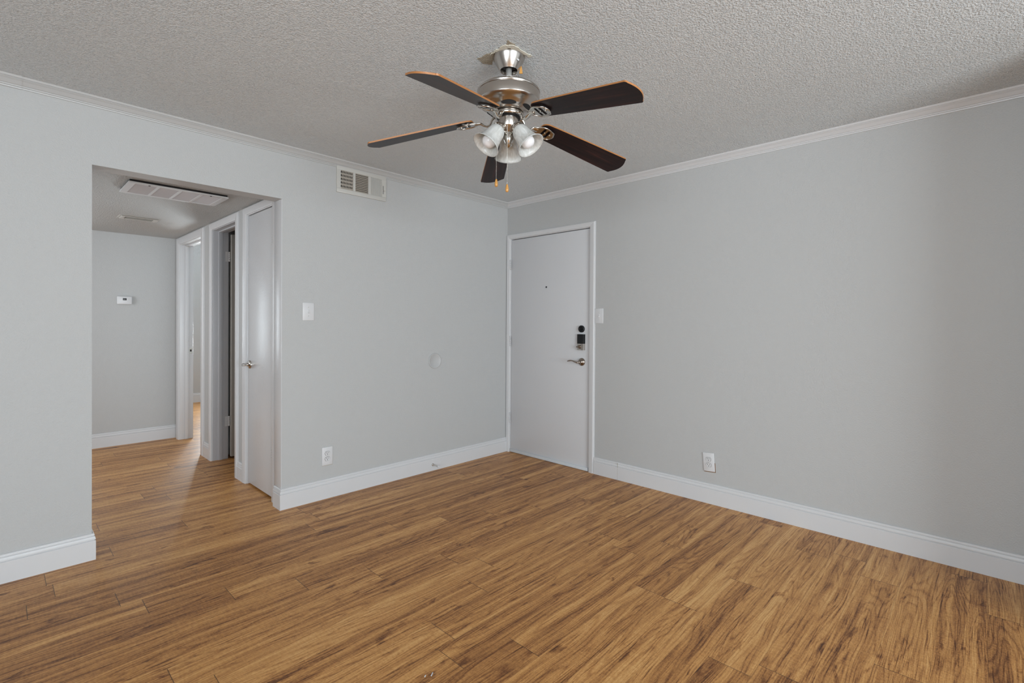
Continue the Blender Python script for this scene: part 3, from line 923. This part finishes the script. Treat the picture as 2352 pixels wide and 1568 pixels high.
def iron_mesh():
    b = MB()
    zt = -.0045
    # decorative plate: frame with two slots, made of strips
    shape = [(.128, .010), (.146, .020), (.164, .0335), (.178, .037), (.200, .0335), (.223, .026), (.231, .010), (.234, 0)]
    outl = shape + [(x, -y) for x, y in shape[:-1][::-1]]
    def wid(x):
        for (a, ya), (c, yc_) in zip(shape[:-1], shape[1:]):
            if a <= x <= c: return ya + (yc_ - ya) * (x - a) / (c - a)
        return .005
    def strip(xa, xb, ya_f, yb_f):
        n = 5; o = []
        for k in range(n + 1):
            x = xa + (xb - xa) * k / n; o.append((x, yb_f(x)))
        for k in range(n, -1, -1):
            x = xa + (xb - xa) * k / n; o.append((x, ya_f(x)))
        b.prism(o, zt - .0045, zt)
    strip(.128, .172, lambda x: -wid(x), wid)
    strip(.172, .184, lambda x: wid(x) - .009, wid); strip(.172, .184, lambda x: -wid(x), lambda x: -wid(x) + .009)
    strip(.184, .194, lambda x: -wid(x), wid)
    strip(.194, .208, lambda x: wid(x) - .008, wid); strip(.194, .208, lambda x: -wid(x), lambda x: -wid(x) + .008)
    strip(.208, .234, lambda x: -wid(x), wid)
    # raised rim along the outline
    ring = [(x, y, zt - .0045) for x, y in outl]
    ring.append(ring[0])
    b.tube(ring, .0030, 8)
    for (x, y) in ((.189, .0), (.15, 0), (.216, 0)):
        b.lathe([(.005, zt - .0075), (.005, zt - .004)], 10, 0, Matrix.Translation((x, y, 0)), True, True)
    return b
for k in range(5):
    a = TH0 + 2 * PI * k / 5 + DA[k]
    droop = DR[k]
    rotm = Matrix.Rotation(a, 4, 'Z') @ Matrix.Rotation(math.atan(SAG + droop), 4, 'Y') @ Matrix.Rotation(math.radians(-11.9), 4, 'X')
    bl = MB().prism(OUT, 0, .0062, 0, 1).build('blade', ['blade', 'blade_edge'], parent=fan, loc=(0, 0, Z(PZ)))
    bl.rotation_euler = rotm.to_euler()
    im = iron_mesh()
    # arm: from the flywheel down to the plate, untwisting on the way
    unt = Matrix.Rotation(math.radians(11.9), 4, 'X')
    P = []
    for (x, z, tw) in ((.054, .004, 1), (.066, .002, 1), (.076, -.006, 1), (.083, -.018, .9), (.090, -.026, .8), (.100, -.028, .5), (.113, -.022, .3), (.124, -.012, .1), (.135, -.008, 0), (.150, -.0075, 0)):
        q = Vector((x, 0, z))
        P.append(unt @ q if tw else q)
    im.tube(P, [.010, .0105, .009, .0078, .0075, .0078, .009, .011, .013, .012], 12, 0, None, .55)
    io = im.build('blade_arm', 'chrome', parent=fan, loc=(0, 0, Z(PZ)))
    io.rotation_euler = rotm.to_euler()
    sharp(io, 50)

# three alabaster shades
SH = [(.0255, .001), (.0285, -.002), (.0325, -.008), (.0355, -.018), (.0382, -.034), (.0405, -.052), (.0438, -.068), (.0488, -.082), (.0550, -.095), (.0625, -.104)]
SHI = [(rr - .0030, zz - .0006) for rr, zz in SH[::-1]]
for k, az in enumerate((44.6 + 120, 44.6 - 120, 44.6)):
    a = math.radians(az)
    neck = Vector((.0470 * math.cos(a), .0470 * math.sin(a), Z(2.078)))
    ro = Matrix.Rotation(a, 4, 'Z') @ Matrix.Rotation(math.radians(-37.5), 4, 'Y')
    so = MB().lathe(SH + SHI, 48).build('lamp_shade', 'shade', parent=fan, loc=neck)
    so.rotation_euler = ro.to_euler()
    b = MB().lathe([(.012, .018), (.024, .014), (.0285, .008), (.0295, .004), (.0295, -.006), (.0285, -.008), (.025, -.006), (.02, 0.0)], 32)
    for j in range(3):
        aj = 2 * PI * j / 3 + .4
        b.lathe([(.003, 0), (.003, .005), (.0001, .006)], 8, 0, Matrix.Translation((.0295 * math.cos(aj), .0295 * math.sin(aj), -.001)) @ Matrix.Rotation(aj, 4, 'Z') @ Matrix.Rotation(PI / 2, 4, 'Y'))
    b.tube([(0, 0, .012), (-.012, 0, .026), (-.024, 0, .03)], [.012, .010, .010], 12)
    sharp(b.build('shade_holder', 'chrome', parent=so))
    bp = [(.0125, -.004), (.0135, -.022), (.0165, -.034), (.0235, -.048), (.0285, -.062), (.0298, -.074), (.0280, -.087), (.0215, -.097), (.012, -.1025), (.0001, -.104)]
    MB().lathe(bp, 32).build('bulb', 'bulb', parent=so)

# pull chains with wooden knobs
def chain(x, y, z0, z1, lab):
    b = MB()
    n = int((z0 - z1) / .0042)
    for k in range(n):
        z = z0 - (z0 - z1) * k / n
        rr = .0013
        b.lathe([(.0004, Z(z)), (rr, Z(z - .0011)), (rr, Z(z - .0021)), (.0004, Z(z - .0033)), (.0004, Z(z - .0042))], 6, 0, Matrix.Translation((x, y, 0)))
    c = b.build('pull_chain', 'chrome', parent=fan)
    c['label'] = lab
    MB().lathe([(.0001, Z(z1 + .001)), (.0035, Z(z1)), (.0040, Z(z1 - .003)), (.0062, Z(z1 - .012)), (.0075, Z(z1 - .022)), (.0068, Z(z1 - .029)), (.004, Z(z1 - .0325)), (.0001, Z(z1 - .033))], 20, 0, Matrix.Translation((x, y, 0))).build('pull_knob', 'knob_wood', parent=c)
rv = Vector((math.cos(yaw), -math.sin(yaw)))
fv = Vector((math.sin(yaw), math.cos(yaw)))
p1 = rv * (-.004) - fv * .043
chain(p1.x, p1.y, 2.088, 1.835, 'longer pull chain at centre')
p2 = rv * (-.0525) + fv * .012
chain(p2.x, p2.y, 2.10, 1.872, 'shorter pull chain beside the left shade')
